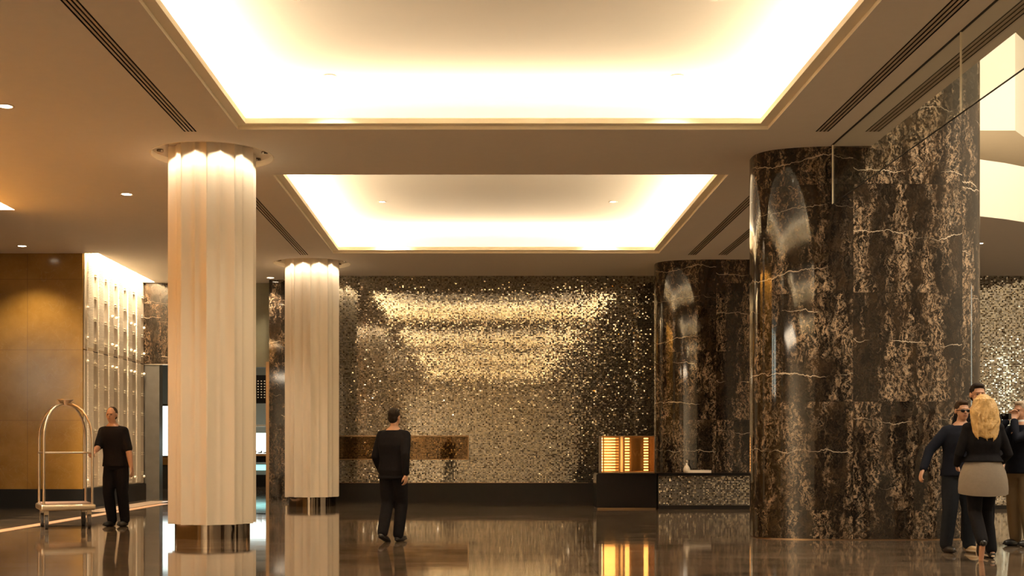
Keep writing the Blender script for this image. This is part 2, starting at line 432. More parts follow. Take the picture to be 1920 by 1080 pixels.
# cove lit trays
TZ = 5.56
names = ['far', 'near', 'behind', 'rear']
for k, (y0, y1) in enumerate(TRAYS):
    e = MB()
    lip_z, lip_w, ledge_z = CZ+.045, .115, CZ+.075
    xa, xb, ya, yb = TX0, TX1, y0, y1
    def rect(x0, x1, y0, y1, z): return [(x0, y0, z), (x1, y0, z), (x1, y1, z), (x0, y1, z)]
    w = lip_w; R = .36
    rings = [rect(xa, xb, ya, yb, CZ), rect(xa, xb, ya, yb, lip_z), rect(xa+w, xb-w, ya+w, yb-w, lip_z),
             rect(xa+w, xb-w, ya+w, yb-w, ledge_z+.035), rect(xa+w-.02, xb-w+.02, ya+w-.02, yb-w+.02, ledge_z+.035),
             rect(xa+w-.02, xb-w+.02, ya+w-.02, yb-w+.02, ledge_z), rect(xa-R, xb+R, ya-R, yb+R, ledge_z)]
    e.loft(rings, cap=False)
    o = e.build('trim_%d' % (k+1), M['lip']); tag(o, kind='structure')
    t = MB(); t.loft([rect(xa-R, xb+R, ya-R, yb+R, ledge_z), rect(xa-R, xb+R, ya-R, yb+R, TZ)], cap=False)
    t.quad(*rect(xa-R, xb+R, ya-R, yb+R, TZ))
    o = t.build('ceiling_recess_%s' % names[k], M['tray']); tag(o, kind='structure')
    # light strips lying in the cove behind the lip
    P = 22.5
    cx, cy = (xa+xb)/2, (ya+yb)/2; lx, ly = xb-xa, yb-ya; zz = ledge_z+.012; off = .15
    area('cove_light', (cx, yb+off, zz), (lx+.3, .06), P*lx, direction=(0, -1.3, 1))
    area('cove_light', (cx, ya-off, zz), (lx+.3, .06), P*lx, direction=(0, 1.3, 1))
    for sx, x in ((1, xa-off), (-1, xb+off)):
        o = area('cove_light', (x, cy, zz), (.06, ly+.3), P*ly, direction=(0, 0, 1))
        o.rotation_euler = Vector((sx*1.3, 0, 1)).to_track_quat('-Z', 'Y').to_euler(); o.data.size, o.data.size_y = ly+.3, .06
        zax = -Vector((sx*1.3, 0, 1)).normalized(); xax = Vector((0, 1, 0)); yax = zax.cross(xax)
        o.rotation_euler = Matrix((xax, yax, zax)).transposed().to_euler()

# linear slot vents: dark box above the hole, painted bars between the slots
def vent(x0, x1, y0, y1, label):
    t = thing('slot_vent', label, 'air vent', ((x0+x1)/2, (y0+y1)/2, CZ), group='linear slot vents in the ceiling')
    w, l = (x1-x0)/2, (y1-y0)/2
    b = MB(); b.loft([[(-w, -l, 0), (w, -l, 0), (w, l, 0), (-w, l, 0)], [(-w, -l, .1), (w, -l, .1), (w, l, .1), (-w, l, .1)]], cap=False)
    b.quad((-w, -l, .1), (w, -l, .1), (w, l, .1), (-w, l, .1))
    b.build('vent_box', M['vent_dark'], t)
    g = MB()
    n = 4; slot = .021; bar = (2*w - n*slot)/(n-1)
    for i in range(n-1):
        xx = -w+slot*(i+1)+bar*i
        g.box((xx, -l, -.001), (xx+bar, l, .004))
    g.build('grille', M['vent_bar'], t)
vl = ['long four-slot ceiling vent running to the far fluted column', 'four-slot vent beside the far ceiling recess, behind the big marble pillar', 'outermost slot vent at the far marble pillar',
      'long four-slot ceiling vent ending in front of the near fluted column', 'four-slot ceiling vent right of the near lit recess', 'outermost four-slot vent beside the edge of the open atrium']
for v, l in zip(VENTS, vl): vent(*v, l)

# groove and glass smoke curtain hanging from it
GX = 4.45
t = thing('glass_smoke_curtain', 'clear glass smoke curtain hanging from the ceiling before the marble pillar', 'glass screen', (GX, 0, CZ))
GB = -.76
GL = [(-1.0, 3.2), (3.2, 7.45), (7.45, 11.73), (11.73, 16.06)]
for a, b in GL:
    g = MB(); g.box((-.006, a+.004, GB), (.006, b-.004, 0)); g.build('glass_pane', M['glass'], t)
g = MB(); g.box((-.007, -1.0, GB-.008), (.007, 16.05, GB)); g.build('bottom_edge', M['vent_dark'], t)
for a, b in GL: MB().box((-.008, b-.007, GB), (.008, b+.005, 0)).build('joint_strip', M['lip'], t)
g = MB(); g.box((-.014, -1.0, -.003), (.014, 16.1, .0)); g.build('channel', M['vent_dark'], t)

# round light wells over the fluted columns are part of the columns (see below)

# walls
def wall(name, boxes, mat, label=None):
    w = MB()
    for a, b in boxes: w.box(a, b)
    return struct(name, w, mat, label)
wall('wall_amber', [((XL, 24.9, .387), (-8.0, 25.1, CZ))], M['amber'], 'amber polished marble wall')
wall('baseboard_amber', [((XL, 24.88, 0), (-7.99, 25.1, .387))], M['skirt'])
wall('wall_left', [((XL-.2, YB, 0), (XL, 42, 6.3))], M['amber'])
# lit screen wall running away from the amber wall
wall('wall_screen', [((-8.15, 25.1, 0), (-8.0, 29.3, 6.0))], M['grey_stone'])
# recess above the light slots
for k, (x0, x1, y0, y1) in enumerate(SLOTS):
    s = MB(); rx = [[(x0-.03, y0, CZ), (x1, y0, CZ), (x1, y1, CZ), (x0-.03, y1, CZ)], [(x0-.03, y0, CZ+.5), (x1, y0, CZ+.5), (x1, y1, CZ+.5), (x0-.03, y1, CZ+.5)]]
    s.loft(rx, cap=False); s.quad(*rx[1])
    o = s.build('ceiling_slot_%s' % ('far', 'near')[k], M['tray']); tag(o, kind='structure')
    area('slot_light', ((x0+x1)/2+.02, (y0+y1)/2, CZ+.42), (.10, y1-y0-.2), 90*(y1-y0), direction=(0, 0, -1))
wall('wall_slot', [((-8.15, 10, 0), (-7.98, 20.4, 5.6))], M['amber'])

# screen panels: two tiers of ribbed ivory strips on a cream backing
t = thing('ribbed_screen', 'glowing cream wall screen of ribbed strips beside the amber marble wall', 'wall screen', (-7.995, 0, 0))
sp = MB(); sp.box((0, 24.95, .40), (.02, 29.25, 3.155)); sp.build('lower_panel', M['panel'], t)
sp = MB(); sp.box((0, 24.95, 3.18), (.02, 29.25, CZ+.3)); sp.build('upper_panel', M['panel'], t)
for i in range(6):
    yc = 25.28+.70*i; rb = MB(); z = .44
    rb.box((.018, yc-.17, .42), (.030, yc+.17, 5.2))
    while z < 5.2:
        if not 3.13 < z < 3.2: rb.box((.028, yc-.16, z), (.044, yc+.16, z+.017))
        z += .034
    rb.build('ribbed_strip', M['rib'], t)
for i in range(6):
    yc = 25.63+.70*i
    for q in range(11):
        z = .60+.455*q
        if z > 5.0: continue
        nb = MB(); nb.box((.02, yc-.07, z), (.045, yc+.07, z+.012)); nb.box((.02, yc-.07, z+.045), (.045, yc+.07, z+.057)); nb.box((.02, yc-.012, z), (.024, yc+.012, z+.057))
        nb.build('bracket', M['bracket'], t)
for yc in (25.02, 26.68, 26.98, 28.1, 28.4, 29.15):
    for z in (.55, 2.93, 3.40, 4.0): MB().ell((.06, yc, z), (.03, .035, .035), n=10, m=6).build('stud', M['bracket'], t, smooth=True)
wall('baseboard_screen', [((-8.0, 24.9, 0), (-7.93, 29.3, .385))], M['skirt'])

# header and piers of the far left passage
wall('wall_passage_header', [((-8.0, 29.3, 3.17), (-6.1, 29.6, CZ+.3))], M['marble_dark'])
wall('wall_passage_panel', [((-6.1, 29.3, 3.10), (-4.9, 29.6, CZ+.3))], M['olive'])
wall('wall_passage_pier', [((-8.0, 29.3, 0), (-7.62, 29.6, 3.17))], M['grey_stone'])
wall('trim_5', [((-8.0, 29.28, 3.155), (-6.1, 29.32, 3.175))], M['steel'])
# passage beyond
wall('wall_passage_back', [((-14, 42, 0), (2, 42.2, 5.3))], M['shop_wall'])
wall('wall_passage_right', [((-4.9, 29.5, 0), (-4.7, 42, 5.2))], M['olive'])
wall('wall_passage_left', [((-12.2, 29.6, 0), (-12, 42, 5.2))], M['grey_stone'])
p = MB(); p.quad((-16, 29.3, 4.6), (-16, 44, 4.6), (2, 44, 4.6), (2, 29.3, 4.6)); struct('ceiling_passage', p, M['ceiling'])
area('passage_light', (-6.6, 35.5, 4.5), (2.0, 9), 110, col=(1, .8, .55))

# marble end pier of the mosaic wall
wall('wall_end_pier', [((-4.96, 28.75, 0), (-4.50, 29.5, CZ+.2))], M['marble'])
wall('trim_6', [((-5.06, 28.9, 0), (-4.96, 29.5, 3.2))], M['bronze'])
wall('trim_7', [((-4.50, 28.2, .1), (-4.46, 28.75, 3.3))], M['steel'])

# ------------------------------------------------------------------ mirror mosaic
def mosaic(name, x0, x1, z0, z1, y, label=None, tw=.034, th=.027, gap=.003, seed=3, parent=None, big=1.0):
    rnd = random.Random(seed)
    nx = int(round((x1-x0)/tw)); nz = int(round((z1-z0)/th)); tw = (x1-x0)/nx; th = (z1-z0)/nz
    v = []; f = []; cols = []
    for j in range(nz):
        shift = 0.5*tw if False else 0
        for i in range(nx):
            xa = x0+i*tw+gap/2; xb = x0+(i+1)*tw-gap/2; za = z0+j*th+gap/2; zb = z0+(j+1)*th-gap/2
            u = rnd.random()
            sd = .0017 if u < .55 else (.008 if u < .82 else .035)
            if parent: sd = .045
            else: sd *= 1 + 3*min(1, max(0, (x0+i*tw-1.1)/1.8))
            ax = rnd.gauss(0, sd); az = rnd.gauss(0, sd*1.3)
            hx, hz = (xb-xa)/2, (zb-za)/2
            dark = (j % 2 == 0 and (i + (j//2)*2 + (1 if rnd.random() < .25 else 0)) % 4 == 0) and rnd.random() < (.35 if xa < 1.5 and not parent else .8)
            k = len(v)
            dy = .004
            for sx, sz in ((-1, -1), (1, -1), (1, 1), (-1, 1)):
                v.append((xa if sx < 0 else xb, y-dy+sx*hx*math.tan(az)+sz*hz*math.tan(ax), za if sz < 0 else zb))
            f.append((k, k+1, k+2, k+3))
            if dark: c = (.10, .075, .045)
            else:
                q = rnd.uniform(.22, .58) if not parent else rnd.uniform(.5, .8); w = rnd.random()
                c = (q, q*(.89+.06*w), q*(.66+.22*w))
            cols.append(c)
    me = bpy.data.meshes.new(name); me.from_pydata(v, [], f)
    ca = me.color_attributes.new('tile_colour', 'FLOAT_COLOR', 'CORNER')
    buf = []
    for c in cols: buf += [c[0], c[1], c[2], 1.0]*4
    ca.data.foreach_set('color', buf)
    me.materials.append(M['mosaic'])
    o = bpy.data.objects.new(name, me); C.objects.link(o)
    if parent is not None: o.parent = parent
    return o
wall('wall_back', [((-4.3, 28.1, 0), (17, 28.3, CZ+.1))], M['grout'])
o = mosaic('wall_back_mosaic', -4.28, 16.0, .432, CZ, 28.1); tag(o, 'gold and silver mirror mosaic back wall', kind='structure')
wall('baseboard_back', [((-4.3, 28.06, 0), (17, 28.12, .430))], M['skirt'])
wall('trim_8', [((-4.3, 28.05, .425), (2.3, 28.065, .436))], M['bronze'])
# smoked glass band with bronze rails set over the mosaic
t = thing('glass_band', 'long smoked glass panel between two dark rails on the mosaic wall', 'glass panel', (-2.2, 28.06, 0))
g = MB(); g.box((-1.95, -.010, .96), (1.81, .0, 1.47)); g.build('glass_sheet', M['glass_panel'], t)
g = MB(); g.box((-1.95, -.03, 1.465), (1.83, .02, 1.49)); g.build('top_rail', M['bronze'], t)
g = MB(); g.box((-1.95, -.03, .945), (1.83, .02, .965)); g.build('bottom_rail', M['bronze'], t)
g = MB(); g.box((1.81, -.03, .965), (1.83, .02, 1.465)); g.build('end_rail', M['bronze'], t)

# ------------------------------------------------------------------ fluted columns
def fluted_column(y, label):
    t = thing('fluted_column', label, 'column', (COLX, y, 0), group='ivory fluted columns on mirror bases', kind='thing')
    R = .588; n = 240
    ph0 = math.radians(-90+5)
    def ring(z, k=1.0):
        r_ = []
        for j in range(n):
            a = 2*PI*j/n
            u = ((a-ph0)/(2*PI)*10) % 1.0
            d = .064*math.sin(PI*u) + .034*abs(math.sin(2*PI*u))
            r = (R-d)*k
            r_.append((r*math.cos(a), r*math.sin(a), z))
        return r_
    s = MB(); s.loft([ring(.19, .85), ring(.19), ring(CZ+.074)], cap=True)
    o = s.build('shaft', M['column'], t); autosmooth(o, 14)
    b = MB(); b.lathe([(.49, 0), (.49, .195)], n=64); o = b.build('mirror_base', M['chrome'], t); autosmooth(o, 40)
    w = MB(); w.lathe([(RING_R, CZ-.004), (RING_R, CZ+.075)], n=96, cap=False)
    w.lathe([(RING_R, CZ-.004), (RING_R+.012, CZ-.004), (RING_R+.012, CZ+.01)], n=96, cap=False)
    o = w.build('ring_well', M['slab'], t); autosmooth(o, 40)
    w = MB(); w.lathe([(RING_R, CZ+.075), (.3, CZ+.075)], n=96, cap=False); w.build('well_cap', M['vent_bar'], t)
    for k in range(10):
        a = ph0 + 2*PI*(k+.5)/10
        c, s_ = math.cos(a), math.sin(a); rr = .685
        cup = MB(); cup.lathe([(.045, CZ+.045), (.045, CZ+.072), (.03, CZ+.072)], c=(rr*c, rr*s_, 0), n=16)
        cup.build('spotlight', M['chrome'], t, smooth=True)
        l = spot('column_spot', (rr*c, rr*s_, CZ+.042), 23, 90, direction=(-c*.42, -s_*.42, -1), r=.02, blend=.6, parent=t)
    return t
fluted_column(COLY[1], 'near and larger ivory fluted column on a mirror base')
fluted_column(COLY[0], 'farther ivory fluted column in front of the mosaic wall')
fluted_column(COLY[2], 'ivory fluted column outside the frame beside the viewer')

# ------------------------------------------------------------------ black and gold marble pillars
def marble_pillar(y, label, ztop, ox):
    t = thing('marble_pillar', label, 'pillar', (PILX, y, 0), group='black and gold marble pillars', kind='thing')
    A, B, p = 1.5, .66, 2.8; n = 160
    def ring(z):
        r_ = []
        for j in range(n):
            a = 2*PI*j/n; c, s = math.cos(a), math.sin(a)
            r_.append((A*math.copysign(abs(c)**(2/p), c), B*math.copysign(abs(s)**(2/p), s), z))
        return r_
    s = MB(); s.loft([ring(.012), ring(ztop)]); o = s.build('marble_cladding', M['marble'], t); autosmooth(o, 40)
    def ring2(z, k): return [(x*k, yy*k, z) for x, yy, _ in ring(z)]
    b = MB(); b.loft([ring2(0, .996), ring2(.012, .996)]); b.build('floor_joint', M['bronze'], t)
    return t
marble_pillar(PILY[1], 'huge near rounded pillar of black and gold marble', 9.4, 0)
marble_pillar(PILY[0], 'farther rounded black and gold marble pillar behind the reception counter', 9.4, 2)
marble_pillar(PILY[2], 'rounded marble pillar outside the frame on the atrium side', 9.4, 4)

# ------------------------------------------------------------------ atrium on the right
edge = [(4.97, 20.3), (6.2, 20.45), (7.2, 20.62), (8.25, 20.95), (8.8, 21.22), (9.27, 21.52), (9.8, 21.98), (10.4, 22.65), (11.2, 23.9), (12, 25.8), (12.6, 28.1)]
f = MB()
n = len(edge)
f.v = [(x, y, CZ) for x, y in edge]+[(x, y, 6.02) for x, y in edge]+[(x+.05, y+.3, 6.02) for x, y in edge]
for i in range(n-1): f.f += [(i, i+1, n+i+1, n+i), (n+i, n+i+1, 2*n+i+1, 2*n+i)]
o = f.build('wall_balcony', M['slab']); autosmooth(o, 30); tag(o, 'curved cream balcony front over the reception', kind='structure')
f = MB(); f.v = [(x, y, CZ) for x, y in edge]+[(x, 28.2, CZ) for x, y in edge]
for i in range(n-1): f.f.append((i, i+1, n+i+1, n+i))
o = f.build('ceiling_reception', M['ceiling']); tag(o, kind='structure')
f = MB(); f.v = [(x, y+.02, 5.9) for x, y in edge]+[(x, 34, 5.9) for x, y in edge]
for i in range(n-1): f.f.append((i, i+1, n+i+1, n+i))
o = f.build('floor_balcony', M['soffit']); tag(o, kind='structure')
e2 = [(4.97, 22.9), (9.68, 22.9), (10.6, 24.1), (11.6, 25.6), (13, 28.4), (17, 33)]
f = MB(); n = len(e2)
f.v = [(x, y, 7.0) for x, y in e2]+[(x, y, 8.8) for x, y in e2]+[(x, y+.5, 8.8) for x, y in e2]+[(x, 34, 7.0) for x, y in e2]
for i in range(n-1): f.f += [(i, i+1, n+i+1, n+i), (n+i, n+i+1, 2*n+i+1, 2*n+i)]
o = f.build('wall_upper_storey', M['slab']); tag(o, 'faceted cream upper storey front', kind='structure')
f = MB(); f.v = [(x, y, 7.0) for x, y in e2]+[(x, 34, 7.0) for x, y in e2]
for i in range(n-1): f.f.append((i, i+1, n+i+1, n+i))
o = f.build('ceiling_upper_storey', M['soffit']); tag(o, kind='structure')
wall('wall_upper_back', [((4.9, 32, 5.8), (17, 32.2, 7.1)), ((4.9, 34, 7), (17, 34.2, 12))], M['soffit'])
wall('wall_right', [((17, YB, 0), (17.2, 34, 12))], M['soffit'])
wall('ceiling_atrium', [((SOFX, YB, 11.8), (17, 34, 12.0))], M['slab'])
# ------------------------------------------------------------------ behind the viewer
wall('wall_rear', [((XL, YB-.2, 0), (17, YB, 12))], M['soffit'])
wall('window_1', [((-15.98, .8, 2.9), (-15.93, 3.2, 4.9)), ((-15.98, 4.0, 2.9), (-15.93, 6.6, 4.9))], M['cool_window'])
wall('window_2', [((16.93, 15.0, 1.9), (16.98, 15.5, 4.6))], M['cool_window'])

# ------------------------------------------------------------------ downlights
def downlight(x, y, z, label, r=.075, lit=True, power=60, group='round recessed ceiling downlights'):
    t = thing('downlight', label, 'downlight', (x, y, z), group=group)
    b = MB(); b.lathe([(r, .012), (r+.028, 0), (r+.028, -.006), (r+.002, -.006), (r-.004, .01)], n=28, cap=False)
    b.build('trim_ring', M['lamp_off'], t, smooth=True)
    l = MB(); l.lathe([(r, -.003), (r*.98, .002)], n=28); l.build('lamp', M['lamp'] if lit else M['lamp_off'], t)
    if lit: spot('downlight_beam', (0, 0, -.03), power*2.5, 110, parent=t, r=.05)
    return t
downlight(-5.46, 14.26, CZ, 'lit ceiling downlight nearest the viewer, left of the near column')
downlight(-5.48, 19.15, CZ, 'lit ceiling downlight level with the top of the near fluted column')
downlight(-5.47, 24.0, CZ, 'ceiling downlight hidden behind the near fluted column')
downlight(-8.87, 24.0, CZ, 'lit ceiling downlight close in front of the amber marble wall', power=60)
downlight(-4.87, 28.4, CZ, 'small lit ceiling downlight in front of the narrow marble pier')
downlight(-5.46, 9.3, CZ, 'ceiling downlight outside the frame', power=60)
downlight(9.35, 23.7, CZ, 'small lit downlight right of the big marble pillar, lit', r=.06, power=110)
tl = {14.75: 'of the nearer recess', 12.2: 'at the upper frame edge of the nearer recess', 22.2: 'in the front of the farther recess', 24.7: 'in the back of the farther recess'}
for y, w in tl.items():
    for x, s in ((-1.83, 'left'), (2.26, 'right')):
        downlight(x, y, TZ, 'small downlight %s, %s one' % (w, s), r=.05, lit=True, power=45, group='small downlights in the lit ceiling recesses')

# ------------------------------------------------------------------ floor inlay
i1 = MB(); i1.box((-7.05, -2, .0005), (-6.82, 27.2, .004)); o = i1.build('floor_inlay_copper', M['inlay']); tag(o, 'copper coloured inlaid floor strip', kind='structure')
i2 = MB(); i2.box((-7.62, 23.6, .0005), (-7.12, 28.6, .003)); o = i2.build('floor_inlay_buff', M['inlay2']); tag(o, kind='structure')

# ------------------------------------------------------------------ reception: lantern cabinet and counter
t = thing('lantern_plinth', 'black plinth carrying the glowing glass lantern at the left end of the counter', 'plinth', (2.80, 24.9, 0))
g = MB(); g.box((-.62, -.30, .03), (.56, .40, .68)); g.build('body', M['black'], t)
g = MB(); g.box((-.60, -.32, .68), (.57, .42, .705)); g.build('top_slab', M['black'], t)
g = MB(); g.box((-.60, -.27, 0), (.55, .38, .03)); g.build('kick_plate', M['bronze'], t)
t = thing('glass_lantern', 'square glass lantern with rows of glowing amber slats', 'lantern', (2.80, 24.9, .705))
g = MB(); g.box((-.52, -.26, 0), (.53, .30, .025)); g.build('base_plate', M['bronze'], t)
for x0, x1, nm in ((-.50, -.15, 'left_glass'), (-.10, .52, 'front_glass')):
    g = MB(); g.box((x0, -.262, .03), (x1, -.252, .725)); g.build(nm, M['glass_tint'], t)
g = MB()
for x in (-.485, -.165, -.085): g.box((x, -.275, .02), (x+.018, -.245, .735))
g.box((-.52, -.27, .725), (.53, -.25, .738)); g.box((-.52, .28, .725), (.53, .30, .738))
g.box((-.52, -.27, .02), (-.51, .30, .738)); g.box((.515, -.27, .02), (.53, .30, .738))
g.build('frame', M['bronze'], t)
g = MB(); g.box((-.51, .27, .02), (.52, .285, .73)); g.build('back_panel', M['bronze'], t)
for x0, x1, nm, mt in ((-.46, -.24, 'light_slats', M['slat_light']), (-.24, -.175, 'light_slats', M['slat_dim']), (-.04, .04, 'light_slats', M['slat_light']), (.33, .41, 'light_slats', M['slat_light']), (-.512, -.497, 'light_slats', M['slat_light'])):
    for k in range(12): MB().box((x0, -.20, .05+.0565*k), (x1, -.12, .05+.0565*k+.026)).build('light_slat', mt, t)
g = MB(); g.box((.06, -.215, .05), (.32, -.20, .71)); g.build('centre_panel', M['panel'], t)
tc = bpy.data.curves.new('letter', 'FONT'); tc.body = 'W'; tc.size = .16; tc.extrude = .002; tc.align_x = 'CENTER'
to = bpy.data.objects.new('letter', tc); C.objects.link(to)
dg = bpy.context.evaluated_depsgraph_get(); me = bpy.data.meshes.new_from_object(to.evaluated_get(dg)); bpy.data.objects.remove(to)
me.materials.clear(); me.materials.append(M['rib'])
to = bpy.data.objects.new('letter', me); C.objects.link(to); to.parent = t; to.location = (.19, -.2175, .33); to.rotation_euler = (PI/2, 0, 0)

t = thing('reception_counter', 'long low reception counter faced in mirror mosaic with a black top', 'counter', (3.40, 24.6, 0))
g = MB(); g.box((0, .03, .0), (9.2, .72, .655)); g.build('carcass', M['grout'], t)
g = MB(); g.box((-.01, -.04, .66), (9.25, .78, .715)); g.build('top_slab', M['black'], t)
g = MB(); g.box((0, .005, 0), (9.2, .035, .075)); g.build('kick_plate', M['skirt'], t)
mo = mosaic('mosaic_front', 0.01, 9.2, .078, .655, .028, tw=.029, th=.0262, gap=.003, seed=11, parent=t)
t = thing('paper_tray', 'flat cream tray lying on the black counter top', 'tray', (4.22, 24.80, .715))
g = MB(); g.box((-.23, -.12, .0), (.23, .12, .03)); o = g.build('tray_base', M['white_ceramic'], t)
g = MB(); g.box((-.23, -.12, .03), (.23, -.11, .05)); g.box((-.23, .11, .03), (.23, .12, .05)); g.build('tray_rim', M['white_ceramic'], t)
t = thing('glass_decanter', 'small pale glass ornament standing beside the cream tray', 'ornament', (4.02, 25.02, .715))
g = MB(); g.lathe([(.05, 0), (.062, .02), (.07, .07), (.045, .12), (.02, .15), (.018, .19)], n=24); g.build('bowl', M['white_ceramic'], t, smooth=True)
g = MB(); g.ell((0, 0, .22), (.03, .03, .035)); g.build('stopper', M['steel'], t, smooth=True)

# ------------------------------------------------------------------ things in the far left passage
t = thing('light_box', 'bright white lit display box left of the near fluted column', 'display case', (-10.2, 40.6, 0))
g = MB(); g.box((-.75, -.3, .95), (.55, .3, 1.0)); g.box((-.75, -.3, 2.50), (.55, .3, 2.56)); g.box((-.80, -.3, .95), (-.75, .3, 2.56)); g.box((.55, -.3, .95), (.60, .3, 2.56)); g.build('frame', M['bronze'], t)
g = MB(); g.box((-.75, -.27, 1.0), (.55, .25, 2.50)); g.build('lit_panel', M['white_light'], t)
g = MB(); g.box((-1.0, -.32, .72), (.7, .35, .95)); g.build('wood_band', M['orange_wood'], t)
g = MB(); g.box((-.95, -.28, 0), (.7, .33, .72)); g.build('pedestal', M['grey_stone'], t)
t.location = (-9.65, 38.2, 0)
t = thing('shop_display', 'white lit shop shelf seen between the two fluted columns', 'shelf', (-7.2, 40.4, 0))
g = MB(); g.box((-1.4, 0, 1.05), (1.6, .05, 1.72)); g.build('lit_back', M['white_light'], t)
g = MB(); g.box((-1.4, -.5, .98), (1.6, .05, 1.05)); g.build('shelf_board', M['orange_wood'], t)
g = MB(); g.box((-1.4, -.5, 1.92), (1.6, .05, 1.98)); g.build('top_rail', M['white_ceramic'], t)
g = MB(); g.box((-1.4, -.30, .52), (1.6, -.25, .70)); g.build('glow_panel', M['cyan_light'], t)
g = MB(); g.box((-1.4, -.45, .78), (1.6, .0, .98)); g.box((-1.4, -.45, 0), (1.6, 0, .38)); g.build('cabinet_body', M['black'], t)
rnd = random.Random(5)
shoe_labels = []
proto = None
for k, x in enumerate((-.20, -.02, .16)):
    s = MB(); s.tube([(-.05, 0, .02), (0, 0, .025), (.05, 0, .035)], [.016, .022, .026], n=10); s.tube([(.05, 0, .03), (.06, 0, .075)], [.022, .02], n=10)
    o = s.build('shoe', M['leather'], smooth=True, loc=(-7.2+x*1.0, 40.1, 1.06), rot=(0, 0, .2*k))
    tag(o, 'small dark shoe on the lit white shop shelf between the columns', 'shoe', 'shoes on the lit shop shelf')
t = thing('hanging_sign', 'black hanging board with rows of pale dots between the columns', 'sign', (-7.05, 39.0, 2.62))
g = MB(); g.box((-.30, 0, 0), (.62, .06, .88)); g.build('board', M['black'], t)
g = MB()
for r_ in range(7):
    for c_ in range(8): g.box((-.24+.1*c_, -.006, .17+.085*r_), (-.20+.1*c_, 0, .20+.085*r_))
g.build('dots', M['white_ceramic'], t)
g = MB(); g.box((-.25, .02, .88), (-.22, .04, 1.98)); g.box((.55, .02, .88), (.58, .04, 1.98)); g.build('hanger', M['black'], t)

# ------------------------------------------------------------------ bellman's cart
ct = thing('luggage_cart', 'empty birdcage luggage cart with curved metal hoops beside the amber wall', 'luggage cart', (-6.30, 18.8, 0), rz=math.radians(24))
hx, hy = .34, .43
g = MB(); g.box((-hx-.05, -hy-.05, .27), (hx+.05, hy+.05, .36)); o = g.build('bumper', M['steel'], ct)
bv = o.modifiers.new('b', 'BEVEL'); bv.width = .03; bv.segments = 3
g = MB(); g.box((-hx, -hy, .36), (hx, hy, .375)); g.build('carpeted_deck', M['carpet'], ct)
for sx in (-1, 1):
    for sy in (-1, 1):
        pts = [(sx*hx, sy*hy, .34), (sx*hx, sy*hy, .9), (sx*hx, sy*hy, 1.32)]
        for a in range(1, 8):
            q = a/7*PI/2
            pts.append((sx*(.03+(hx-.03)*math.cos(q)), sy*(.03+(hy-.03)*math.cos(q)), 1.32+.53*math.sin(q)))
        g = MB(); g.tube(pts, .019, n=12); g.build('hoop_post', M['steel'], ct, smooth=True)
        w = MB(); w.tube([(sx*(hx-.04)-.022, sy*(hy-.06), .10), (sx*(hx-.04)+.022, sy*(hy-.06), .10)], .10, n=24, round_ends=False)
        wo = w.build('wheel', M['rubber'], ct)
        h = MB(); h.box((sx*(hx-.04)-.034, sy*(hy-.06)-.02, .09), (sx*(hx-.04)-.026, sy*(hy-.06)+.02, .275)); h.box((sx*(hx-.04)+.026, sy*(hy-.06)-.02, .09), (sx*(hx-.04)+.034, sy*(hy-.06)+.02, .275))
        h.box((sx*(hx-.04)-.034, sy*(hy-.06)-.02, .21), (sx*(hx-.04)+.034, sy*(hy-.06)+.02, .275))
        h.build('fork', M['steel'], wo)
g = MB(); g.lathe([(.03, 1.83), (.05, 1.84), (.10, 1.90), (.115, 1.905), (.115, 1.915), (.03, 1.92)], n=28); g.build('top_cap', M['steel'], ct, smooth=True)
g = MB(); g.tube([(-hx, -hy, 1.12), (hx, -hy, 1.12)], .014); g.build('hanging_rail', M['steel'], ct, smooth=True)
g = MB(); g.tube([(-hx, hy, 1.12), (hx, hy, 1.12)], .014); g.build('hanging_rail', M['steel'], ct, smooth=True)
g = MB(); g.tube([(-hx, -hy, 1.12), (-hx, hy, 1.12)], .014); g.build('hanging_rail', M['steel'], ct, smooth=True)
g = MB(); g.tube([(hx, -hy, 1.12), (hx, hy, 1.12)], .014); g.build('hanging_rail', M['steel'], ct, smooth=True)

# ------------------------------------------------------------------ people
def remesh(mb, name, mat, parent, voxel=.010, smooth=6, fac=.5):
    me = bpy.data.meshes.new(name); me.from_pydata(mb.v, [], mb.f)
    o = bpy.data.objects.new(name, me); C.objects.link(o); clean_normals(o)
    r = o.modifiers.new('r', 'REMESH'); r.mode = 'VOXEL'; r.voxel_size = voxel; r.use_smooth_shade = True
    s = o.modifiers.new('s', 'SMOOTH'); s.iterations = smooth; s.factor = fac
    dg = bpy.context.evaluated_depsgraph_get()
    m2 = bpy.data.meshes.new_from_object(o.evaluated_get(dg)); bpy.data.objects.remove(o); bpy.data.meshes.remove(me)
    m2.name = name; m2.materials.clear(); m2.materials.append(mat)
    for p in m2.polygons: p.use_smooth = True
    o = bpy.data.objects.new(name, m2); C.objects.link(o); o.parent = parent
    return o

def ik(a, c, l1, l2, pole):
    a, c, pole = Vector(a), Vector(c), Vector(pole)
    d = c-a; L = min(d.length, (l1+l2)*.999); u = d.normalized(); c = a+u*L
    x = (l1*l1-l2*l2+L*L)/(2*L); h = math.sqrt(max(0, l1*l1-x*x))
    p = (pole-u*pole.dot(u)).normalized()
    return a+u*x+p*h, c

